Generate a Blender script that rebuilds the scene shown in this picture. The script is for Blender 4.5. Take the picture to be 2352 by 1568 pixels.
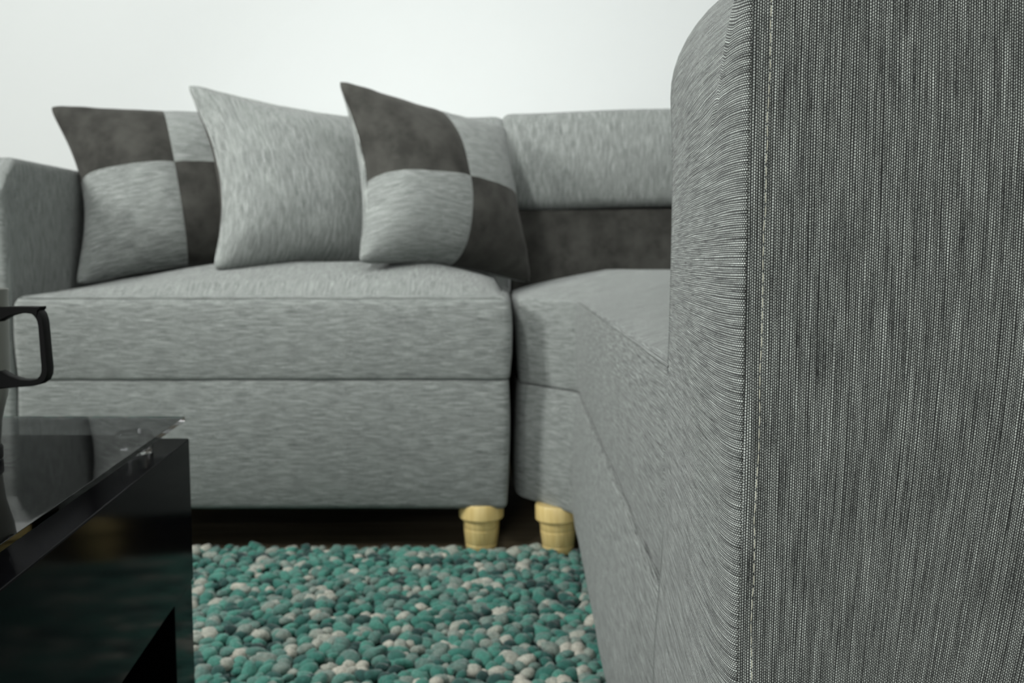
import bpy, bmesh, math, random
from mathutils import Vector, Matrix, noise
from mathutils.geometry import delaunay_2d_cdt

# ---------------------------------------------------------------- clear
for o in list(bpy.data.objects):
    bpy.data.objects.remove(o)
S = bpy.context.scene
C = S.collection
R = math.radians

# ---------------------------------------------------------------- camera
cam_d = bpy.data.cameras.new('camera')
cam = bpy.data.objects.new('camera', cam_d)
C.objects.link(cam)
cam.location = (0, 0, .51)
cam.rotation_euler = (R(85.0), 0, 0)
cam_d.sensor_width = 36
cam_d.lens = 32.14
cam_d.clip_start = .02
cam_d.dof.use_dof = True
cam_d.dof.focus_distance = .37
cam_d.dof.aperture_fstop = 18
cam_d.dof.aperture_blades = 9
S.camera = cam

# ---------------------------------------------------------------- world, lights, exposure
w = bpy.data.worlds.new('world')
S.world = w
w.use_nodes = True
w.node_tree.nodes['Background'].inputs[0].default_value = (.9, 1, .98, 1)
w.node_tree.nodes['Background'].inputs[1].default_value = .05

def area(name, loc, target, sx, sy, power, col=(1, 1, 1), spread=180):
    l = bpy.data.lights.new(name, 'AREA')
    l.shape = 'RECTANGLE'
    l.size, l.size_y = sx, sy
    l.energy = power
    l.color = col
    l.spread = R(spread)
    o = bpy.data.objects.new(name, l)
    C.objects.link(o)
    o.location = loc
    o.rotation_euler = (Vector(target) - Vector(loc)).to_track_quat('-Z', 'Y').to_euler()
    return o

area('cushion_key_fill', (-.72, .10, 1.7), (-.2, 1.95, .70), .24, .24, 1.9, (.985, 1, .97), 45)  # unseen light added to brighten the cushions, no fixture hangs here
area('left_fill', (-1.95, .70, 1.6), (.1, 1.0, .5), .6, .6, 38, (.985, 1, .97))  # added side light for the front end of the closest armrest
area('wall_washer', (1.35, 1.0, 2.55), (1.25, 2.48, 1.2), 2.4, .25, 28, (.98, 1, .99))
area('wall_washer', (-.9, 1.3, 2.55), (-.9, 2.48, 1.2), 2.4, .25, 7, (.98, 1, .99))
area('front_fill', (-1.0, -3.2, 1.5), (-.2, 1.6, .5), 1.4, 1.2, 68, (.97, 1, .98))  # broad fill added behind the viewer for the armrest panel, not a real window

S.view_settings.view_transform = 'Standard'
S.view_settings.look = 'None'
S.view_settings.gamma = 1
S.view_settings.use_curve_mapping = False
S.view_settings.exposure = 0.16

# ---------------------------------------------------------------- materials
def mat(name):
    m = bpy.data.materials.new(name)
    m.use_nodes = True
    nt = m.node_tree
    return m, nt, nt.nodes['Principled BSDF']

class NT:
    """tiny node helper"""
    def __init__(s, nt): s.nt = nt
    def n(s, t, **kw):
        nd = s.nt.nodes.new(t)
        for k, v in kw.items(): setattr(nd, k, v)
        return nd
    def val(s, sock, v):
        if isinstance(v, (int, float)): sock.default_value = v
        elif isinstance(v, (tuple, list)): sock.default_value = v
        else: s.nt.links.new(v, sock)
    def m(s, op, a, b=0.0, c=None):
        nd = s.n('ShaderNodeMath', operation=op)
        s.val(nd.inputs[0], a); s.val(nd.inputs[1], b)
        if c is not None: s.val(nd.inputs[2], c)
        return nd.outputs[0]
    def xyz(s, x, y, z=0.0):
        nd = s.n('ShaderNodeCombineXYZ')
        s.val(nd.inputs[0], x); s.val(nd.inputs[1], y); s.val(nd.inputs[2], z)
        return nd.outputs[0]
    def noise(s, vec, scale=1.0, detail=2.0, rough=.5, dim='3D'):
        nd = s.n('ShaderNodeTexNoise', noise_dimensions=dim)
        s.val(nd.inputs['Vector'], vec)
        nd.inputs['Scale'].default_value = scale
        nd.inputs['Detail'].default_value = detail
        nd.inputs['Roughness'].default_value = rough
        return nd.outputs[0]
    def rng(s, v, a, b, c=0.0, d=1.0, t='SMOOTHSTEP'):
        nd = s.n('ShaderNodeMapRange', interpolation_type=t)
        s.val(nd.inputs[0], v)
        for i, x in zip((1, 2, 3, 4), (a, b, c, d)): s.val(nd.inputs[i], x)
        return nd.outputs[0]
    def mix(s, f, a, b):
        nd = s.n('ShaderNodeMix', data_type='RGBA')
        s.val(nd.inputs[0], f); s.val(nd.inputs[6], a); s.val(nd.inputs[7], b)
        return nd.outputs[2]

def weave_material():
    m, nt, b = mat('grey_melange_weave')
    h = NT(nt)
    uv = h.n('ShaderNodeUVMap').outputs[0]
    sp = h.n('ShaderNodeSeparateXYZ')
    nt.links.new(uv, sp.inputs[0])
    u0, v0 = sp.outputs[0], sp.outputs[1]
    # wandering columns of uneven width
    wob = h.noise(h.xyz(h.m('MULTIPLY', u0, 420.0), h.m('MULTIPLY', v0, 12.0)), 1, 2, .5, '2D')
    u = h.m('MULTIPLY_ADD', h.m('SUBTRACT', wob, .5), .0011, u0)
    cu = h.m('DIVIDE', u, .00086)
    i = h.m('FLOOR', cu)
    fu = h.m('SUBTRACT', h.m('FRACT', cu), .5)
    wn = h.n('ShaderNodeTexWhiteNoise', noise_dimensions='1D')
    nt.links.new(i, wn.inputs['W'])
    off = h.m('ADD', h.m('MULTIPLY', h.m('MODULO', i, 2.0), .5), h.m('MULTIPLY', wn.outputs[0], .22))
    cv = h.m('ADD', h.m('DIVIDE', v0, .00112), off)
    j = h.m('FLOOR', cv)
    fv = h.m('SUBTRACT', h.m('FRACT', cv), .5)
    d = h.m('SQRT', h.m('ADD', h.m('POWER', h.m('MULTIPLY', fu, 1.16), 2.0), h.m('POWER', h.m('MULTIPLY', fv, .92), 2.0)))
    dot = h.rng(d, .24, .46, 1.0, 0.0)
    # brightness wanders along each column, and in broader melange streaks
    col = h.noise(h.xyz(h.m('MULTIPLY', i, 3.71), h.m('MULTIPLY', v0, 50.0)), 1, 2, .6, '2D')
    st1 = h.noise(h.xyz(h.m('MULTIPLY', u0, 950.0), h.m('MULTIPLY', v0, 32.0)), 1, 2, .55, '2D')
    st2 = h.noise(h.xyz(h.m('MULTIPLY', u0, 360.0), h.m('MULTIPLY', v0, 22.0)), 1, 2, .5, '2D')
    fine = h.n('ShaderNodeTexWhiteNoise', noise_dimensions='2D')
    nt.links.new(h.xyz(i, j), fine.inputs['Vector'])
    tone = h.m('ADD', h.m('ADD', h.m('MULTIPLY', col, .55), h.m('MULTIPLY', st1, .95)),
               h.m('ADD', h.m('MULTIPLY', st2, .50), h.m('MULTIPLY', fine.outputs[0], .22)))
    t = h.rng(tone, .62, 1.58, 0.0, 1.0, 'LINEAR')
    dotc = h.mix(t, (.07, .076, .075, 1), (.92, .98, .94, 1))
    base = h.mix(t, (.022, .024, .0235, 1), (.070, .074, .072, 1))
    c = h.mix(dot, base, dotc)
    nt.links.new(c, b.inputs['Base Color'])
    b.inputs['Roughness'].default_value = .9
    b.inputs['Specular IOR Level'].default_value = .15
    b.inputs['Sheen Weight'].default_value = .15
    b.inputs['Sheen Roughness'].default_value = .5
    bp = h.n('ShaderNodeBump')
    bp.inputs['Strength'].default_value = .5
    bp.inputs['Distance'].default_value = .0005
    nt.links.new(dot, bp.inputs['Height'])
    nt.links.new(bp.outputs[0], b.inputs['Normal'])
    return m

def velvet_material():
    m, nt, b = mat('charcoal_velvet')
    h = NT(nt)
    tc = h.n('ShaderNodeTexCoord').outputs['Object']
    n1 = h.noise(tc, 22, 3, .6)
    n2 = h.noise(tc, 900, 2, .6)
    f = h.m('ADD', h.m('MULTIPLY', n1, .75), h.m('MULTIPLY', n2, .25))
    c = h.mix(h.rng(f, .3, .7), (.023, .0225, .020, 1), (.053, .0525, .047, 1))
    nt.links.new(c, b.inputs['Base Color'])
    b.inputs['Roughness'].default_value = .85
    b.inputs['Specular IOR Level'].default_value = .15
    b.inputs['Sheen Weight'].default_value = .18
    b.inputs['Sheen Roughness'].default_value = .35
    b.inputs['Sheen Tint'].default_value = (.8, .78, .74, 1)
    return m

def plain(name, col, rough=.5, spec=.5, metal=0.0, bump=None, vary=0.0, scale=8.0):
    m, nt, b = mat(name)
    h = NT(nt)
    tc = h.n('ShaderNodeTexCoord').outputs['Object']
    nz = h.noise(tc, scale, 3, .55)
    lo = tuple(c * (1 - vary) for c in col) + (1,)
    hi = tuple(min(1, c * (1 + vary)) for c in col) + (1,)
    nt.links.new(h.mix(nz, lo, hi), b.inputs['Base Color'])
    b.inputs['Roughness'].default_value = rough
    b.inputs['Specular IOR Level'].default_value = spec
    b.inputs['Metallic'].default_value = metal
    if bump:
        bp = h.n('ShaderNodeBump')
        bp.inputs['Strength'].default_value = bump[1]
        bp.inputs['Distance'].default_value = .002
        nt.links.new(h.noise(tc, bump[0], 3, .6), bp.inputs['Height'])
        nt.links.new(bp.outputs[0], b.inputs['Normal'])
    return m

def wood_material():
    m, nt, b = mat('pale_varnished_wood')
    h = NT(nt)
    tc = h.n('ShaderNodeTexCoord').outputs['Object']
    sp = h.n('ShaderNodeSeparateXYZ'); nt.links.new(tc, sp.inputs[0])
    v = h.xyz(h.m('MULTIPLY', sp.outputs[0], 160.0), h.m('MULTIPLY', sp.outputs[1], 160.0), h.m('MULTIPLY', sp.outputs[2], 14.0))
    f = h.noise(v, 1, 3, .55)
    c = h.mix(h.rng(f, .3, .72), (.76, .59, .26, 1), (.64, .47, .18, 1))
    nt.links.new(c, b.inputs['Base Color'])
    b.inputs['Roughness'].default_value = .42
    return m

def felt_material():
    m, nt, b = mat('felted_wool')
    h = NT(nt)
    at = h.n('ShaderNodeAttribute'); at.attribute_name = 'tone'
    oi = h.n('ShaderNodeObjectInfo')
    tc = h.n('ShaderNodeTexCoord').outputs['Object']
    nz = h.noise(tc, 260, 3, .6)
    nz2 = h.noise(tc, 90, 2, .6)
    cr = h.n('ShaderNodeValToRGB')
    e = cr.color_ramp
    pts = [(0.0, (.020, .050, .047)), (.18, (.032, .100, .088)), (.36, (.045, .180, .145)), (.52, (.085, .27, .215)),
           (.64, (.105, .205, .178)), (.76, (.20, .26, .23)), (.88, (.36, .38, .33)), (1.0, (.52, .50, .43))]
    e.elements[0].position = 0; e.elements[0].color = pts[0][1] + (1,)
    e.elements[1].position = 1; e.elements[1].color = pts[-1][1] + (1,)
    for p, c in pts[1:-1]:
        k = e.elements.new(p); k.color = c + (1,)
    f = h.m('ADD', at.outputs['Fac'], h.m('MULTIPLY', h.m('SUBTRACT', oi.outputs['Random'], .5), .10))
    f = h.m('ADD', f, h.m('MULTIPLY', h.m('SUBTRACT', nz2, .5), .22))
    nt.links.new(f, cr.inputs[0])
    c = h.mix(h.rng(nz, .3, .7), (.72, .72, .72, 1), (1.12, 1.12, 1.12, 1))
    mu = h.n('ShaderNodeMix', data_type='RGBA', blend_type='MULTIPLY')
    mu.inputs[0].default_value = 1
    nt.links.new(cr.outputs[0], mu.inputs[6]); nt.links.new(c, mu.inputs[7])
    nt.links.new(mu.outputs[2], b.inputs['Base Color'])
    b.inputs['Roughness'].default_value = .95
    b.inputs['Specular IOR Level'].default_value = .1
    b.inputs['Sheen Weight'].default_value = .3
    bp = h.n('ShaderNodeBump'); bp.inputs['Strength'].default_value = .5; bp.inputs['Distance'].default_value = .0015
    nt.links.new(nz, bp.inputs['Height']); nt.links.new(bp.outputs[0], b.inputs['Normal'])
    return m

def glass_material(name, col, rough=0.0, ior=1.5):
    m, nt, b = mat(name)
    h = NT(nt)
    tc = h.n('ShaderNodeTexCoord').outputs['Object']
    nz = h.noise(tc, 40, 2, .5)
    lo = tuple(c * .97 for c in col) + (1,)
    nt.links.new(h.mix(nz, lo, col + (1,)), b.inputs['Base Color'])
    b.inputs['Transmission Weight'].default_value = 1
    b.inputs['Roughness'].default_value = rough
    b.inputs['IOR'].default_value = ior
    return m

def floor_material():
    m, nt, b = mat('dark_brown_floor')
    h = NT(nt)
    tc = h.n('ShaderNodeTexCoord').outputs['Object']
    sp = h.n('ShaderNodeSeparateXYZ'); nt.links.new(tc, sp.inputs[0])
    v = h.xyz(h.m('MULTIPLY', sp.outputs[0], 3.0), h.m('MULTIPLY', sp.outputs[1], 40.0))
    f = h.noise(v, 1, 4, .6)
    c = h.mix(h.rng(f, .3, .7), (.15, .12, .078, 1), (.23, .19, .125, 1))
    nt.links.new(c, b.inputs['Base Color'])
    b.inputs['Roughness'].default_value = .35
    b.inputs['Specular IOR Level'].default_value = .3
    return m

WEAVE = weave_material()
VELVET = velvet_material()
WALL = plain('white_wall_paint', (.68, .703, .70), .7, .2, bump=(60, .05), vary=.01)
SIDE = plain('grey_wall_paint', (.30, .31, .31), .7, .2, bump=(60, .05), vary=.01)
CEIL = plain('ceiling_paint', (.60, .61, .61), .8, .2, vary=.01)
FLOOR = floor_material()
WOOD = wood_material()
FELT = felt_material()
BACKING = plain('rug_backing', (.03, .07, .065), .95, .1, bump=(200, .4), vary=.3, scale=60)
GLOSS = plain('black_gloss_lacquer', (.004, .004, .005), .10, .02, vary=.1)
BLACK = plain('black_plastic', (.006, .006, .006), .5, .1, vary=.1)
STEEL = plain('brushed_steel', (.30, .30, .275), .34, .5, 1.0, bump=(300, .05), vary=.08, scale=30)
THREAD = plain('cream_thread', (.68, .67, .56), .8, .2, vary=.1, scale=200)
UNDER = plain('black_underlining', (.022, .019, .015), .95, .1, vary=.1)
SMOKED = glass_material('smoked_glass', (.34, .34, .35), 0, 1.17)
ACRYL = glass_material('clear_acrylic', (.95, .97, .97), .02, 1.49)

# ---------------------------------------------------------------- object helpers
def tag(o, label=None, cat=None, kind=None, group=None):
    if label: o['label'] = label
    if cat: o['category'] = cat
    if kind: o['kind'] = kind
    if group: o['group'] = group
    return o

def thing(name, label, cat, loc=(0, 0, 0), rot=(0, 0, 0), group=None):
    o = bpy.data.objects.new(name, None)
    C.objects.link(o)
    o.empty_display_size = .1
    o.location = loc
    o.rotation_euler = rot
    return tag(o, label, cat, None, group)

def link(name, me, parent=None):
    o = bpy.data.objects.new(name, me)
    C.objects.link(o)
    if parent: o.parent = parent
    return o

class MB:
    """verts + faces + uv (metres across / along the grain)"""
    def __init__(s): s.v, s.f, s.uv, s.mi = [], [], [], []
    def grid(s, P, uvs, flip=False, mi=0, closed=False):
        b = len(s.v); nu = len(P); nv = len(P[0])
        for row in P: s.v.extend(row)
        for a in range(nu - 1):
            for c in range(nv - 1 if not closed else nv):
                c2 = (c + 1) % nv
                q = [(a, c), (a + 1, c), (a + 1, c2), (a, c2)]
                if flip: q.reverse()
                s.f.append([b + x * nv + y for x, y in q])
                s.uv.append([uvs[x][y] for x, y in q]); s.mi.append(mi)
    def poly(s, pts, mi=0, flip=False):
        b = len(s.v); s.v.extend(pts)
        idx = list(range(b, b + len(pts)))
        if flip: idx.reverse()
        s.f.append(idx); s.uv.append([(s.v[k][0], s.v[k][1]) for k in idx]); s.mi.append(mi)
    def prism(s, pts, z0, z1, mi=0):
        n = len(pts)
        s.poly([(x, y, z1) for x, y in pts], mi); s.poly([(x, y, z0) for x, y in pts], mi, True)
        for k in range(n):
            a, b = pts[k], pts[(k + 1) % n]
            s.poly([(a[0], a[1], z0), (b[0], b[1], z0), (b[0], b[1], z1), (a[0], a[1], z1)], mi)
    def mesh(s, name, mats, off=(0, 0, 0), weld=1e-5, smooth=True, sharp=None):
        me = bpy.data.meshes.new(name)
        me.from_pydata([(x - off[0], y - off[1], z - off[2]) for x, y, z in s.v], [], s.f)
        uvl = me.uv_layers.new(name='UVMap')
        k = 0
        for fu in s.uv:
            for t in fu:
                uvl.data[k].uv = t; k += 1
        for p, i in zip(me.polygons, s.mi): p.material_index = i; p.use_smooth = smooth
        for m in (mats if isinstance(mats, (list, tuple)) else [mats]): me.materials.append(m)
        if weld:
            bm = bmesh.new(); bm.from_mesh(me)
            bmesh.ops.remove_doubles(bm, verts=bm.verts, dist=weld)
            bmesh.ops.recalc_face_normals(bm, faces=bm.faces)
            bm.to_mesh(me); bm.free()
        if sharp: me.set_sharp_from_angle(angle=R(sharp))
        return me

def breaks(lo, hi, r, n, k=4):
    """coordinates with a rounded band of k steps at each end"""
    a = [lo + r - r * math.tan(R(45) * (1 - t / k)) for t in range(k)]
    m = [lo + r + (hi - lo - 2 * r) * t / n for t in range(n + 1)]
    e = [hi - r + r * math.tan(R(45) * (t + 1) / k) for t in range(k)]
    return a + m + e

def rbox(lo, hi, r, nxyz, grain, deform=None, mb=None, mi=0):
    """upholstered box with soft edges; grain: 'v' columns upright, 'h' columns level"""
    mb = mb or MB()
    lo = Vector(lo); hi = Vector(hi)
    br = [breaks(lo[a], hi[a], r, nxyz[a]) for a in range(3)]
    def place(p):
        q = Vector([min(max(p[a], lo[a] + r), hi[a] - r) for a in range(3)])
        d = p - q
        if d.length > 1e-9: d = d.normalized() * r
        q = q + d
        if deform: q = deform(q)
        return tuple(q)
    for ax in range(3):
        i, j = [(1, 2), (0, 2), (0, 1)][ax]
        for side in (0, 1):
            key = '-+'[side] + 'xyz'[ax]
            g = grain.get(key, grain.get('*', 'v'))
            P, U = [], []
            for a in br[i]:
                row, ur = [], []
                for c in br[j]:
                    p = Vector((0, 0, 0)); p[ax] = hi[ax] if side else lo[ax]; p[i] = a; p[j] = c
                    row.append(place(p)); ur.append((a, c) if g == 'v' else (c, a))
                P.append(row); U.append(ur)
            mb.grid(P, U, False, mi)
    return mb

def wr(p, amp, sc, seed=0):
    return amp * noise.noise(Vector((p[0] * sc + seed, p[1] * sc, p[2] * sc)))

def seg_dist(x, y, poly):
    best = 9
    n = len(poly)
    for k in range(n):
        ax, ay = poly[k]; bx, by = poly[(k + 1) % n]
        dx, dy = bx - ax, by - ay
        t = max(0, min(1, ((x - ax) * dx + (y - ay) * dy) / (dx * dx + dy * dy)))
        best = min(best, math.hypot(x - ax - t * dx, y - ay - t * dy))
    return best

def round_poly(poly, r, k=4):
    out = []
    n = len(poly)
    for a in range(n):
        p0, p, p1 = Vector(poly[a - 1]), Vector(poly[a]), Vector(poly[(a + 1) % n])
        e0, e1 = (p0 - p).normalized(), (p1 - p).normalized()
        s0, s1 = p + e0 * r, p + e1 * r
        for t in range(k + 1):
            f = t / k
            out.append(tuple((1 - f) ** 2 * s0 + 2 * f * (1 - f) * p + f * f * s1))
    return out

def resample(poly, step):
    out = []
    n = len(poly)
    for a in range(n):
        p, q = Vector(poly[a]), Vector(poly[(a + 1) % n])
        m = max(1, round((q - p).length / step))
        for t in range(m): out.append(tuple(p + (q - p) * t / m))
    return out

def inset_ring(poly, d):
    out = []
    n = len(poly)
    for a in range(n):
        p0, p, p1 = Vector(poly[a - 1]), Vector(poly[a]), Vector(poly[(a + 1) % n])
        t = (p1 - p0).normalized()
        out.append((p.x - t.y * d, p.y + t.x * d))
    return out   # for counter-clockwise outlines this moves inwards

def pad(poly, z0, z1, rb, rt, crown=None, lean=0.0, step=.02, cell=.025, wall_rows=6, top_grain='y', corner=.012, wrinkle=.0015, seed=0):
    """box cushion over a counter-clockwise outline: soft bottom and top edge, crowned top"""
    ring = resample(round_poly(poly, corner), step)
    n = len(ring)
    per = [0.0]
    for a in range(n): per.append(per[-1] + (Vector(ring[(a + 1) % n]) - Vector(ring[a])).length)
    rows = []   # (inset, z)
    for t in range(5):
        f = R(90) * t / 4
        rows.append((rb * (1 - math.sin(f)), z0 + rb * (1 - math.cos(f))))
    for t in range(1, wall_rows): rows.append((0, z0 + rb + (z1 - rt - z0 - rb) * t / wall_rows))
    for t in range(5):
        f = R(90) * t / 4
        rows.append((rt * (1 - math.cos(f)), z1 - rt + rt * math.sin(f)))
    mb = MB()
    P, U = [], []
    s = 0
    last = None
    for ins, z in rows:
        bulge = .004 * math.sin(math.pi * (z - z0) / (z1 - z0)) - lean * (z1 - z) / (z1 - z0)
        rg = inset_ring(ring, ins - bulge)
        if last: s += math.hypot(ins - last[0], z - last[1])
        last = (ins, z)
        P.append([(x + wr((x, y, z), wrinkle, 9, seed), y + wr((x, y, z), wrinkle, 9, seed + 5), z) for x, y in rg] )
        U.append([(s, per[a]) for a in range(n)])
    for row, ur in zip(P, U): row.append(row[0]); ur.append((ur[0][0], per[n]))
    mb.grid(P, U)
    # top
    top = P[-1][:-1]
    pts = [Vector((x, y)) for x, y, z in top]
    o2 = [(x, y) for x, y, z in top]
    xs = [p.x for p in pts]; ys = [p.y for p in pts]
    inner = []
    x = min(xs) + cell / 2
    while x < max(xs):
        y = min(ys) + cell / 2
        while y < max(ys):
            c = False
            for a in range(n):
                (x1, y1), (x2, y2) = o2[a], o2[a - 1]
                if (y1 > y) != (y2 > y) and x < (x2 - x1) * (y - y1) / (y2 - y1) + x1: c = not c
            if c and seg_dist(x, y, o2) > cell * .45: inner.append(Vector((x, y)))
            y += cell
        x += cell
    vo, eo, fo, ov, oe, of = delaunay_2d_cdt(pts + inner, [], [list(range(n))], 1, 1e-6)
    b = len(mb.v)
    for p in vo:
        d = seg_dist(p.x, p.y, o2)
        z = z1 + (crown(p.x, p.y, d) if crown and d > 1e-4 else 0)
        mb.v.append((p.x, p.y, z))
    for fc in fo:
        mb.f.append([b + k for k in fc])
        mb.uv.append([(vo[k].x, vo[k].y) if top_grain == 'y' else (vo[k].y, vo[k].x) for k in fc]); mb.mi.append(0)
    # underside
    bot = inset_ring(resample(poly, .3), rb)
    vo, eo, fo, ov, oe, of = delaunay_2d_cdt([Vector(p) for p in bot], [], [list(range(len(bot)))], 1, 1e-6)
    b = len(mb.v)
    mb.v.extend([(p.x, p.y, z0 + .0004) for p in vo])
    for fc in fo:
        mb.f.append([b + k for k in reversed(fc)]); mb.uv.append([(vo[k].x, vo[k].y) for k in reversed(fc)]); mb.mi.append(0)
    return mb

def lathe(mb, prof, n=28, c=(0, 0), mi=0):
    P, U = [], []
    for r, z in prof:
        P.append([(c[0] + r * math.cos(2 * math.pi * k / n), c[1] + r * math.sin(2 * math.pi * k / n), z) for k in range(n)])
        U.append([(.1 * k / n, z) for k in range(n)])
    mb.grid(P, U, False, mi, True)

def sstep(a, b, x):
    t = max(0.0, min(1.0, (x - a) / (b - a)))
    return t * t * (3 - 2 * t)

# ---------------------------------------------------------------- the room
def slab(name, lo, hi, m):
    mb = MB()
    mb.prism([(lo[0], lo[1]), (hi[0], lo[1]), (hi[0], hi[1]), (lo[0], hi[1])], lo[2], hi[2])
    return tag(link(name, mb.mesh(name, m, smooth=False)), kind='structure')
slab('floor', (-2.4, -4.4, -.10), (3.6, 2.48, 0), FLOOR)
slab('wall_back', (-2.5, 2.48, -.10), (3.7, 2.60, 2.7), WALL)
slab('wall_left', (-2.5, -4.4, -.10), (-2.4, 2.48, 2.7), SIDE)
slab('wall_right', (3.6, -4.4, -.10), (3.7, 2.48, 2.7), SIDE)
slab('wall_front', (-2.5, -4.5, -.10), (3.7, -4.4, 2.7), SIDE)
slab('ceiling', (-2.4, -4.4, 2.6), (3.6, 2.48, 2.7), CEIL)

# ---------------------------------------------------------------- sofas
def leg_mesh(off):
    mb = MB()
    lathe(mb, [(0, .092), (.0375, .092), (.0392, .089), (.0392, .066), (.0372, .0635), (.0316, .0625), (.0316, .0595), (.0312, .047),
               (.0306, .0462), (.0306, .0452), (.0312, .0445), (.0285, .020), (.0278, .0192), (.0278, .0182), (.0282, .0175), (.0262, .007), (.0245, .005), (0, .005)], 32)
    return mb.mesh('leg', WOOD, (0, 0, 0), sharp=35)
LEG = leg_mesh(0)

def legs(root, spots):
    for x, y, tx, ty in spots:
        o = link('leg', LEG, root)
        o.location = (x - root.location.x, y - root.location.y, 0)
        o.rotation_euler = (R(tx), R(ty), random.Random(x).uniform(0, 6))

# --- the sofa along the back wall ---
SO = (-.45, 1.85, 0)
sofa = thing('sofa', 'grey woven sofa along the white wall with three cushions leaning on it', 'sofa', SO)
rect = [(-.836, 1.53), (-.004, 1.533), (-.004, 2.12), (-.836, 2.12)]
def crown_l(x, y, d):
    fl = min(1, max(0, (x + .836) / .30)); fl = fl ** .85
    fr = sstep(-.05, .17, -.004 - x + .0) ; fr = min(1, max(0, (-.004 - x) / .16)) ** .55
    fy = min(1, max(0, (y - 1.53) / .20)) ** .7
    fb = min(1, max(0, (2.12 - y) / .05))
    return .056 * fl * fr * fy * (.4 + .6 * fb) + wr((x, y, 0), .0012, 14)
link('seat_cushion', pad(rect, .3105, .4535, .006, .020, crown_l, 0, top_grain='y', seed=1).mesh('seat_cushion', WEAVE, SO), sofa)
rect2 = [(-.838, 1.532), (-.006, 1.535), (-.006, 2.25), (-.838, 2.25)]
link('seat_base', pad(rect2, .0865, .3100, .010, .005, None, .003, top_grain='y', seed=2).mesh('seat_base', WEAVE, SO), sofa)
mb = rbox((-.835, 2.045, .312), (-.008, 2.27, .832), .035, (20, 6, 14), {'*': 'v'},
          lambda q: Vector((q.x, q.y - .012 * math.sin(math.pi * max(0, min(1, (q.z - .6) / .23))), q.z + wr(q, .006, 5, 3))))
link('backrest', mb.mesh('backrest', WEAVE, SO), sofa)
def arm_l(q):
    y = q.y
    k = max(0, (1.575 - y) / .045)
    if k > 0 and q.z > .60: q.z = .60 + (q.z - .60) * math.sqrt(max(0.0, 1 - min(1, k) ** 2 * .86))
    q.x += wr(q, .003, 6, 8)
    return q
mb = rbox((-1.06, 1.527, .085), (-.839, 2.27, .686), .012, (6, 22, 16), {'*': 'v', '-y': 'h'}, arm_l)
link('armrest', mb.mesh('armrest', WEAVE, SO), sofa)
mb = MB(); mb.prism([(-.82, 1.56), (-.03, 1.56), (-.03, 2.24), (-.82, 2.24)], .080, .088)
link('underlining', mb.mesh('underlining', UNDER, SO, smooth=False), sofa)
legs(sofa, [(-.0538, 1.572, 0, 0), (-.79, 1.572, 0, 0), (-.0538, 2.18, 0, 0), (-.79, 2.18, 0, 0), (-1.0, 1.58, 0, 0), (-1.0, 2.2, 0, 0)])

# --- the corner unit that comes towards the viewer on the right ---
KO = (.45, 1.4, 0)
corner = thing('corner_sofa', 'corner sofa section with charcoal velvet back band and the big closest armrest', 'sofa', KO)
foot = [(.0965, .555), (.85, .555), (.85, 2.12), (.000, 2.12), (.000, 1.86), (.011, 1.622), (.1075, 1.50)]
def crown_r(x, y, d):
    return .047 * min(1, d / .19) ** .85 * (1 if y > 1.3 else .9) + wr((x, y, 0), .0012, 14, 4)
link('seat_cushion', pad(foot, .2935, .4465, .006, .008, crown_r, .0035, top_grain='x', corner=.008, seed=11).mesh('seat_cushion', WEAVE, KO), corner)
foot2 = [(.0955, .555), (.85, .555), (.85, 2.25), (.001, 2.25), (.001, 1.86), (.012, 1.624), (.1065, 1.502)]
link('seat_base', pad(foot2, .0865, .2930, .010, .004, None, -.006, corner=.018, seed=12).mesh('seat_base', WEAVE, KO), corner)

def yawed(q):   # the corner back swings slightly forwards to the right
    return Vector((q.x, q.y - .20 * (q.x - .0), q.z))
def back_u(q):
    t = max(0, min(1, (q.z - .625) / .22))
    q = yawed(q)
    q.y -= .030 * math.sin(math.pi * t) ** .8
    q.z += wr(q, .005, 4, 21) + .004 * sstep(0, .5, q.x)
    return q
mb = rbox((-.024, 2.060, .626), (.62, 2.25, .838), .022, (18, 6, 12), {'*': 'v'}, back_u)
link('back_cushion', mb.mesh('back_cushion', WEAVE, KO), corner)
def band(q):
    q = yawed(q)
    q.y += wr(q, .004, 10, 33)
    return q
mb = rbox((-.004, 2.066, .40), (.62, 2.25, .624), .010, (18, 6, 10), {'*': 'h'}, band)
o = link('back_band', mb.mesh('back_band', VELVET, KO), corner); o['label'] = 'charcoal velvet band below the back cushion'
mb = rbox((.635, .575, .40), (.85, 2.20, .624), .010, (6, 30, 8), {'*': 'h'})
o = link('back_band', mb.mesh('back_band', VELVET, KO), corner); o['label'] = 'charcoal velvet band along the side back'
mb = rbox((.625, .575, .626), (.85, 2.20, .838), .03, (6, 30, 8), {'*': 'v'})
link('back_cushion', mb.mesh('back_cushion', WEAVE, KO), corner)
mb = MB(); mb.prism([(.13, .60), (.82, .60), (.82, 2.23), (.05, 2.23), (.05, 1.66), (.13, 1.56)], .080, .088)
link('underlining', mb.mesh('underlining', UNDER, KO, smooth=False), corner)
legs(corner, [(.0815, 1.560, 0, 1.5), (.80, 2.18, 0, 0), (.07, 2.18, 0, 0), (.80, .40, 0, 0), (.155, .40, 0, 0)])

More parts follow.
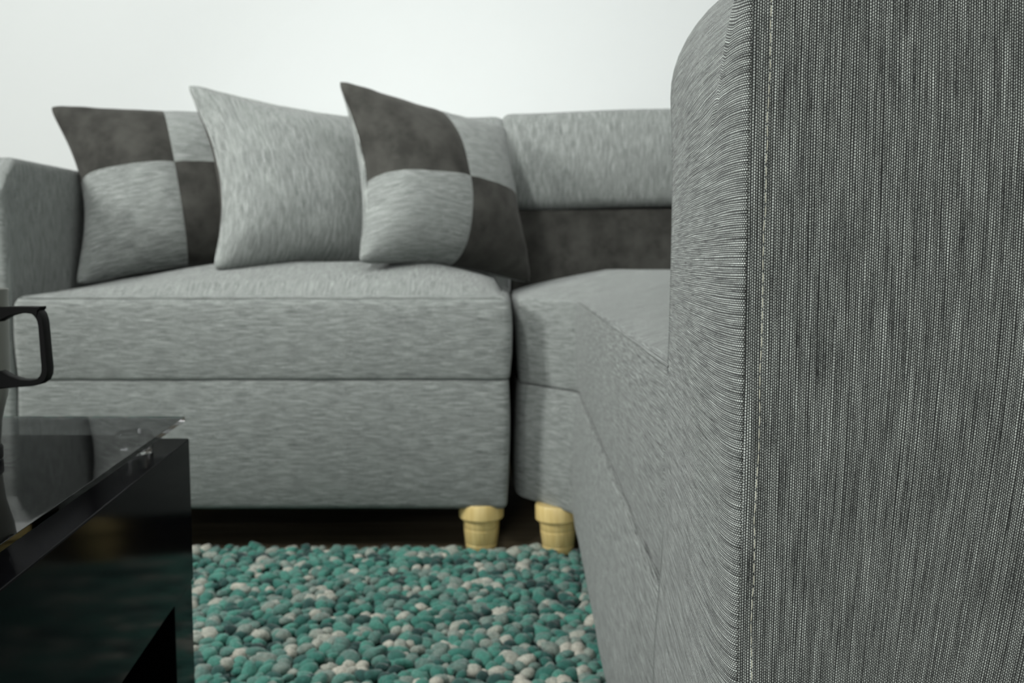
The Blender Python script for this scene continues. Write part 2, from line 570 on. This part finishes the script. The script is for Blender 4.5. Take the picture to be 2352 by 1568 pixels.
# armrest closest to the viewer: a wrap (front end, rounded corner, top) and a flat outer panel
RC, CX, CZ, ZT = .065, .162, .610, .675
NEAR_DROP, NEAR_UP = .008, .020     # the corner is cut lower and rounder at the outer end
XR, ZB = .86, .09
def drop(f):
    if f < .78: return .046 * (f / .78) ** 1.4
    return NEAR_DROP + (.046 - NEAR_DROP) * (.5 + .5 * math.cos(math.pi * (f - .78) / .22))
def interp(tab, z):
    if z <= tab[0][0]: return tab[0][1]
    for (a, va), (b, vb) in zip(tab, tab[1:]):
        if z <= b:
            f = (z - a) / (b - a); f = f * f * (3 - 2 * f)
            return va + (vb - va) * f
    return tab[-1][1]
FARX = [(.09, .0885), (.24, .0915), (.37, .0962), (.51, .0995), (.63, .0966)]
def edge_x(z, f):     # f 0 far end, 1 outer end
    return interp(FARX, min(z, .61)) * (1 - f) + .0805 * f
prof = []             # (x or None, z, nx, nz, s)
s = 0.0
N1 = 60
for k in range(N1 + 1):
    z = ZB + (CZ - ZB) * k / N1
    prof.append((0, z, -1, 0, z - ZB))
L1 = CZ - ZB
for k in range(1, 13):
    a = R(90) * k / 12
    prof.append((a, None, -math.cos(a), math.sin(a), L1 + RC * a))
L2 = L1 + RC * R(90)
for k in range(1, 21):
    x = CX + (XR - CX) * k / 20
    prof.append((x, ZT, 0, 1, L2 + x - CX))
def ring_pt(pr, f, ins):
    x, z, nx, nz, sl = pr
    if nz == 0:
        pz = z - drop(f) * sstep(.40, .61, z) ** 1.5
        px = edge_x(z, f)
    elif z is None:
        a = x
        left = edge_x(.61, f)
        cz = CZ - drop(f)
        px, pz = CX - (CX - left) * math.cos(a), cz + (RC + NEAR_UP * f) * math.sin(a)
    else: px, pz = x, z + NEAR_UP * f - drop(f)
    return px - nx * ins, pz - nz * ins
Y0, Y1, RR, RY = .340, .572, .0066, .038
cols = []             # (y, f, inset, arc length)
for k in range(15):
    y = Y1 + (Y0 + RY - Y1) * k / 14
    cols.append((y, (Y1 - y) / (Y1 - Y0), -.0012 * math.sin(math.pi * k / 14), Y1 - y))
for k in range(1, 13):
    a = R(90) * k / 12
    y, ins = Y0 + RY * (1 - math.sin(a)), RR * (1 - math.cos(a))
    cols.append((y, (Y1 - y) / (Y1 - Y0), ins, cols[-1][3] + math.hypot(y - cols[-1][0], ins - cols[-1][2])))
cols.append((Y0 + .004, 1, RR + .0006, cols[-1][3] + .004))
cols.append((Y0 + .020, 1, RR + .0010, cols[-1][3] + .016))
mb = MB(); P, U = [], []
for y, f, ins, al in cols:
    row, ur = [], []
    for pr in prof:
        x, z = ring_pt(pr, f, ins)
        rp = wr((x, y, z), .0016, 11, 40) * (1 if y > .36 else .3)
        row.append((x + pr[2] * rp, y, z + pr[3] * rp)); ur.append((z - ZB if pr[3] == 0 else pr[4] - drop(f), al))
    P.append(row); U.append(ur)
mb.grid(P, U)
# closing faces on the far side, the rear end and the underside
far = P[0]
mb.poly([(x, y, z) for x, y, z in far] + [(XR, Y1, ZB)])
mb.poly([(XR, Y0 + .02, ZB), (XR, Y1, ZB), (XR, Y1, ZT), (XR, Y0 + .02, ZT + .010)])
mb.poly([(.09, Y0 + .02, ZB), (XR, Y0 + .02, ZB), (XR, Y1, ZB), (.09, Y1, ZB)])
link('armrest', mb.mesh('armrest', WEAVE, KO, weld=1e-6), corner)

mb = MB(); P, U = [], []
inner = [ring_pt(pr, 1, RR + .0001) for pr in prof]
left = .0805 + RR
xs = [left + d for d in (0, .0006, .0015, .003, .006, .010)] + [left + .010 + (CX - left - .010) * k / 10 for k in range(1, 11)] + [CX + (XR - CX) * k / 40 for k in range(1, 41)]
def top_z(x):
    if x >= CX: return ZT - RR + NEAR_UP - NEAR_DROP
    a = (CX - x) / (CX - left)
    return CZ - NEAR_DROP + (RC + NEAR_UP - RR) * math.sqrt(max(0.0, 1 - a * a))
for x in xs:
    row, ur = [], []
    zt = top_z(x)
    for k in range(71):
        t = k / 70
        z = ZB + (zt - ZB) * t
        e = min(x - left, (zt - z) * 1.0 + (0 if x < CX else 0))
        y = Y0 + .0010 * math.exp(-max(0, e) / .0008) - .0035 * math.sin(math.pi * min(1, max(0, x - left) / .5)) + wr((x * .6, 0, z), .0012, 12, 60)
        lean = .55 * max(0, .52 - z) ** 2 * sstep(0, .10, x - left) + .05 * max(0, z - .56) * sstep(.02, .14, x - left)
        row.append((x, y, z)); ur.append((x + lean + .004, z))
    P.append(row); U.append(ur)
mb.grid(P, U)
link('armrest_panel', mb.mesh('armrest_panel', WEAVE, KO, weld=None), corner)
# topstitching down the panel edge
mb = MB()
rnd = random.Random(4)
z = .64
def stitch_x(z): return .0922 + .0016 * sstep(.40, .60, z) + .0011 * noise.noise(Vector((z * 28, 3, 0))) + .0004 * noise.noise(Vector((z * 120, 8, 0)))
while z > .10:
    ln = .0037 + rnd.uniform(-.0004, .0004)
    P, U = [], []
    for k in range(7):
        t = k / 6
        zz = z - ln * t
        rr = .00024 * (.45 + .55 * math.sin(math.pi * min(1, max(0, .12 + .76 * t))))
        yy = Y0 - .00030 * math.sin(math.pi * t) - .0002
        xx = stitch_x(zz)
        P.append([(xx + rr * math.cos(q * R(60)), yy + wr((xx * .6, 0, zz), .0012, 12, 60) + rr * math.sin(q * R(60)), zz) for q in range(6)])
        U.append([(q * .0001, zz) for q in range(6)])
    mb.grid(P, U, False, 0, True)
    z -= ln + .0011
o = link('topstitching', mb.mesh('topstitching', THREAD, KO, weld=None), corner); o['label'] = 'cream stitched thread along the panel edge'; o['kind'] = 'stuff'

def piping(root, off, path, r):
    mb = MB(); P, U = [], []
    for k, p in enumerate(path):
        q = Vector(path[min(k + 1, len(path) - 1)]) - Vector(path[max(k - 1, 0)])
        a = q.normalized(); n1 = Vector((-a.y, a.x, 0)); n2 = Vector((0, 0, 1))
        P.append([tuple(Vector(p) + n1 * r * math.cos(t * R(60)) + n2 * r * math.sin(t * R(60))) for t in range(6)])
        U.append([(t * .0015, k * .02) for t in range(6)])
    mb.grid(P, U, False, 0, True)
    link('piping', mb.mesh('piping', WEAVE, off, weld=None), root)
def run(a, b, n):
    return [(a[0] + (b[0] - a[0]) * k / n, a[1] + (b[1] - a[1]) * k / n, a[2] + (b[2] - a[2]) * k / n) for k in range(n + 1)]
piping(sofa, SO, run((-.826, 1.5345, .4488), (-.016, 1.5375, .4488), 40), .0007)
piping(corner, KO, run((.1085, 1.49, .4452), (.0973, .562, .4452), 40), .0012)

# ---------------------------------------------------------------- cushions
def pillow(name, label, loc, rot, a, b, T, patched, seed, ear=.0, sag=.0, vs=.0):
    root = thing(name, label, 'cushion', loc, rot, 'scatter cushions on the sofa')
    def pt(u, v, side):
        v = v + vs * (1 - v * v)
        ku = 1 - .20 * (1 - v * v) ** 1.1 * abs(u) ** 2
        kv = 1 - .115 * (1 - u * u) ** 1.1 * abs(v) ** 2
        x = a * u * ku; z = b * v * kv
        e = max(0.0, (1 - u * u) * (1 - v * v))
        t = T * e ** .52
        if patched and side < 0: t -= .0035 * e ** .3 * max(math.exp(-(u / .018) ** 2), math.exp(-(v / .018) ** 2))
        t += e ** .5 * wr((x, side, z), .006, 12, seed) + wr((x, side * 3, z), .003, 30, seed) * (1 - e)
        # a little slump towards the bottom
        t *= 1 - .12 * v
        z += ear * ((1 - u) / 2) ** 3 * ((1 + v) / 2) ** 3 - sag * ((1 + u) / 2) ** 2 * (1 + v) / 2
        bl = 1 - .05 * (abs(u) * abs(v)) ** 9
        x *= bl; z *= bl
        x -= .25 * ear * ((1 - u) / 2) ** 6 * ((1 + v) / 2) ** 6
        return (x, side * t * (1 if side < 0 else .8), z)
    def axis(lo, hi, n):
        return [lo + (hi - lo) * k / n for k in range(n + 1)]
    def dens(lo, hi, n):   # denser towards +-1 and 0
        return [math.sin(math.pi / 2 * t) for t in axis(lo, hi, n)]
    def quad(lou, hiu, lov, hiv, n, side, m, pname, g):
        mb = MB(); P, U = [], []
        for u in dens(lou, hiu, n):
            P.append([pt(u, v, side) for v in dens(lov, hiv, n)])
            U.append([(a * u + seed, b * v) if g == 'v' else (b * v + seed, a * u) for v in dens(lov, hiv, n)])
        mb.grid(P, U, side > 0)
        return link(pname, mb.mesh(pname, m, weld=None), root)
    if patched:
        quad(-1, 0, 0, 1, 22, -1, VELVET, 'velvet_patch', 'h')
        quad(0, 1, 0, 1, 22, -1, WEAVE, 'woven_patch', 'h')
        quad(-1, 0, -1, 0, 22, -1, WEAVE, 'woven_patch', 'h')
        quad(0, 1, -1, 0, 22, -1, VELVET, 'velvet_patch', 'h')
        quad(-1, 1, -1, 1, 36, 1, WEAVE, 'back_panel', 'v')
        for o in root.children:
            if o.name.startswith('velvet'): o['label'] = 'charcoal velvet patch'
            elif o.name.startswith('woven'): o['label'] = 'grey woven patch'
    else:
        quad(-1, 1, -1, 1, 44, -1, WEAVE, 'front_panel', 'v')
        quad(-1, 1, -1, 1, 36, 1, VELVET, 'back_panel', 'v')
    return root
pillow('cushion', 'patchwork cushion in charcoal velvet and grey weave beside the left armrest', (-.680, 1.862, .660), (R(-19), R(-6), R(24)), .211, .190, .098, True, 3, .002, .034, .09)
pillow('cushion', 'plain grey woven cushion between the two patchwork ones', (-.408, 1.820, .657), (R(-19), R(1), R(38)), .211, .182, .095, False, 7, .014, .012)
pillow('cushion', 'patchwork cushion in charcoal velvet and grey weave beside the corner gap', (-.142, 1.815, .654), (R(-20), R(6), R(40)), .210, .184, .100, True, 12, .006, .002, -.10)

# ---------------------------------------------------------------- coffee table
TO = (-.45, .40, .0145)
table = thing('coffee_table', 'black gloss coffee table with a smoked glass top on clear discs', 'table', TO)
def edge(t, din=0.0):     # point along the right edge, t metres from the far corner, din metres inwards
    d = Vector((.0434, -.3865)).normalized()
    nrm = Vector((d.y, -d.x))   # towards the left
    p = Vector((-.2935, .8205)) + d * t
    return (p.x + nrm.x * din, p.y + nrm.y * din) if din else (p.x, p.y)
L, W = .96, .52
def quadbase(t0, t1, w0, w1):
    d = Vector((.0434, -.3865)).normalized()
    A = Vector((-.2935, .8205))
    wv = Vector((-1, .012)).normalized()
    return [tuple(A + d * t0 + wv * w1), tuple(A + d * t1 + wv * w1), tuple(A + d * t1 + wv * w0), tuple(A + d * t0 + wv * w0)]
def box_part(name, q, z0, z1, m, bev=.0012):
    mb = MB(); mb.prism(q, z0, z1)
    me = mb.mesh(name, m, TO, smooth=False)
    bm = bmesh.new(); bm.from_mesh(me)
    bmesh.ops.bevel(bm, geom=list(bm.edges), offset=bev, segments=2, affect='EDGES', profile=.5)
    bm.to_mesh(me); bm.free()
    return link(name, me, table)
box_part('apron', quadbase(0, L, 0, W), .2188, .350, GLOSS)
box_part('end_panel', quadbase(.0005, .064, .0015, W - .0015), .0145, .2183, GLOSS)
box_part('end_panel', quadbase(L - .064, L - .0005, .0015, W - .0015), .0145, .2183, GLOSS)
box_part('middle_panel', quadbase(.0645, L - .0645, .20, .23), .0145, .2183, GLOSS)
mb = MB()
g = [( -.2962, .8185), None, None, None]
q = quadbase(.0015, L + .02, .003, W - .003)
o = box_part('glass_top', q, .3660, .3700, SMOKED, .0003)
for t, wd in ((.066, .030), (L - .066, .030), (.066, W - .030), (L - .066, W - .030)):
    qq = quadbase(t, t + .01, wd, wd + .01)[3]
    mb = MB()
    lathe(mb, [(0, .3502), (.0135, .3502), (.0145, .3512), (.0145, .3645), (.0135, .3656), (0, .3656)], 28, qq)
    link('spacer_disc', mb.mesh('spacer_disc', ACRYL, TO, sharp=40), table)['label'] = 'clear round disc under the glass'

# ---------------------------------------------------------------- mug
MO = (-.3895, .63, .3703)
mug = thing('travel_mug', 'steel mug with a black handle standing on the glass table', 'mug', MO)
mb = MB()
lathe(mb, [(0, .010), (.0278, .0100), (.0285, .012), (.0300, .028), (.0318, .036), (.0345, .046), (.0362, .060), (.0372, .100), (.0376, .1185), (.0380, .1196),
           (.0378, .1206), (.0368, .1206), (.0362, .118), (.0350, .060), (.0300, .030), (.026, .016), (0, .016)], 48)
link('body', mb.mesh('body', STEEL, sharp=50), mug)
mb = MB()
lathe(mb, [(0, 0), (.0280, 0), (.0296, .0012), (.0298, .0085), (.0284, .0105), (.020, .0105), (0, .0105)], 40)
link('rubber_foot', mb.mesh('rubber_foot', BLACK, sharp=50), mug)['label'] = 'black foot ring'
outer = [(8, 706), (30, 704), (60, 703), (92, 703), (104, 703.5), (113, 703), (113, 706), (107, 710), (114, 718), (118, 734), (120, 765), (122, 810), (124, 845), (122, 860), (116, 872), (104, 880), (86, 884), (60, 886), (36, 888), (8, 891)]
inn = [(8, 742), (22, 735), (40, 725), (62, 719), (80, 718), (92, 720), (98, 725), (103, 732), (105, 738), (106.5, 748), (107.5, 775), (108.5, 812), (109.5, 840), (109, 850), (105, 860), (98, 867), (84, 870), (60, 869), (36, 862), (8, 846)]
def hz(p): return (-.3470 + (p[0] - 18) * .000304 + .3845, .4787 - (p[1] - 705) * .000304 - .3703)
mb = MB(); P, U = [], []
hw = .0048
for o_, i_ in zip(outer, inn):
    (ox, oz), (ix, iz) = hz(o_), hz(i_)
    mx, mz = (ox + ix) / 2, (oz + iz) / 2
    sec = [(ox, -hw * .8, oz), (ox, hw * .8, oz), (ox * .85 + mx * .15, hw, oz * .85 + mz * .15), (ix * .85 + mx * .15, hw, iz * .85 + mz * .15),
           (ix, hw * .8, iz), (ix, -hw * .8, iz), (ix * .85 + mx * .15, -hw, iz * .85 + mz * .15), (ox * .85 + mx * .15, -hw, oz * .85 + mz * .15)]
    P.append(sec); U.append([(0, 0)] * 8)
mb.grid(P, U, False, 0, True)
mb.poly(P[0]); mb.poly(P[-1], 0, True)
o = link('handle', mb.mesh('handle', BLACK, sharp=40), mug)
o['label'] = 'black D-shaped handle'

# ---------------------------------------------------------------- rug of felted wool pebbles
RO = (-.2, .95, 0)
rug = thing('pebble_rug', 'rug of teal and pale grey felted wool pebbles under the coffee table', 'rug', RO)
RX0, RX1, RY0, RY1 = -1.02, .55, .22, 1.565
mb = MB(); mb.prism([(RX0, RY0), (RX1, RY0), (RX1, RY1), (RX0, RY1)], .0005, .0045)
link('backing', mb.mesh('backing', BACKING, RO, smooth=False), rug)

def ico(sub):
    bm = bmesh.new(); bmesh.ops.create_icosphere(bm, subdivisions=sub, radius=1)
    vs = [v.co.copy() for v in bm.verts]; fs = [[v.index for v in f.verts] for f in bm.faces]
    bm.free(); return vs, fs
ICO = ico(2)
rnd = random.Random(11)
def blob(seed):
    return [v * (1 + .24 * noise.noise(v * 1.3 + Vector((seed * 3.1, 0, 0)))) for v in ICO[0]]
NVAR = 16
tones = [0.02, .08, .16, .24, .32, .38, .42, .47, .53, .60, .66, .72, .80, .88, .95, 1.0]
VAR = []
for k in range(NVAR):
    bs = blob(k)
    me = bpy.data.meshes.new('felt_pebble')
    me.from_pydata([(v.x * .0118, v.y * .0102, v.z * .0078) for v in bs], [], ICO[1])
    for p in me.polygons: p.use_smooth = True
    me.materials.append(FELT)
    at = me.attributes.new('tone', 'FLOAT', 'POINT')
    at.data.foreach_set('value', [tones[k]] * len(bs))
    VAR.append((me, bs))
tw = [5, 6, 6, 6, 6, 6, 6, 6, 6, 6, 6, 6, 8, 8, 8, 7]
solid = []   # footprints that stand in the rug
tq = quadbase(0, .066, -.004, W + .004); tq2 = quadbase(L - .066, L, -.004, W + .004); tm = quadbase(.05, L - .05, .195, .235)
def inside(x, y, q):
    c = False
    for a in range(len(q)):
        (x1, y1), (x2, y2) = q[a], q[a - 1]
        if (y1 > y) != (y2 > y) and x < (x2 - x1) * (y - y1) / (y2 - y1) + x1: c = not c
    return c
legxy = [(-.0538, 1.572), (-.79, 1.572), (-1.0, 1.58), (.0815, 1.560), (.155, .40)]
peb = []
step = .0174
row = 0
y = RY0 + .005
while y < RY1 + .004:
    x = RX0 + .005 + (row % 2) * step / 2
    while x < RX1 - .004:
        px = x + rnd.uniform(-.006, .006); py = y + rnd.uniform(-.005, .005)
        x += step * (rnd.uniform(.85, 1.15))
        if any(math.hypot(px - a, py - b) < .034 for a, b in legxy): continue
        if inside(px, py, tq) or inside(px, py, tq2) or inside(px, py, tm): continue
        n1 = noise.noise(Vector((px * 30, py * 30, 5)))
        f = rnd.random() * .62 + .19 + n1 * .75
        f = max(0, min(.999, f))
        acc = f * sum(tw); k = 0
        while acc > tw[k]: acc -= tw[k]; k += 1
        sc = rnd.uniform(.68, 1.2)
        pz = .0085 + rnd.uniform(-.0012, .0045) + .0035 * noise.noise(Vector((px * 9, py * 9, 1)))
        if py > RY1 - .03: pz -= .001
        peb.append((px, py, pz, k, sc, rnd.uniform(-.5, .5), rnd.uniform(-.5, .5), rnd.uniform(0, 6.28), rnd.uniform(.85, 1.3)))
    y += step * .86
    row += 1
# the ones that show largest, as the eye at (0,0,.51) meets them
def shows(p):
    x, y = p[0], p[1]
    if y < .98 or y > 1.6: return False
    zc = y + .042
    sx = 1176 + 2100 * x / zc
    return (450 < sx < 1330 + (1.5 - y) * 130) and x < .086
vis = sorted([p for p in peb if shows(p)], key=lambda p: p[1])
pick = set(id(p) for p in vis[:300])
sv, sf, st = [], [], []
for p in peb:
    px, py, pz, k, sc, rx, ry, rz, fl = p
    M = Matrix.Translation((px - RO[0], py - RO[1], pz)) @ Matrix.Rotation(rz, 4, 'Z') @ Matrix.Rotation(rx, 4, 'X') @ Matrix.Rotation(ry, 4, 'Y') @ Matrix.Diagonal((sc * fl, sc, sc, 1))
    if id(p) in pick:
        o = bpy.data.objects.new('felt_pebble', VAR[k][0])
        C.objects.link(o); o.parent = rug; o.matrix_local = M
    else:
        b = len(sv)
        j = (k + int(rz * 7)) % NVAR
        for v in VAR[j][1]:
            q = M @ Vector((v.x * .0118, v.y * .0102, v.z * .0078)); sv.append(tuple(q))
        sf.extend([[b + i for i in f] for f in ICO[1]])
        t = min(1, max(0, tones[k] + rnd.uniform(-.05, .05)))
        st.extend([t] * len(VAR[j][1]))
me = bpy.data.meshes.new('felt_pebbles')
me.from_pydata(sv, [], sf)
me.polygons.foreach_set('use_smooth', [True] * len(me.polygons))
me.materials.append(FELT)
at = me.attributes.new('tone', 'FLOAT', 'POINT')
at.data.foreach_set('value', st)
o = link('felt_pebbles', me, rug); o['kind'] = 'stuff'
print('pebbles', len(peb), 'visible', len(vis))
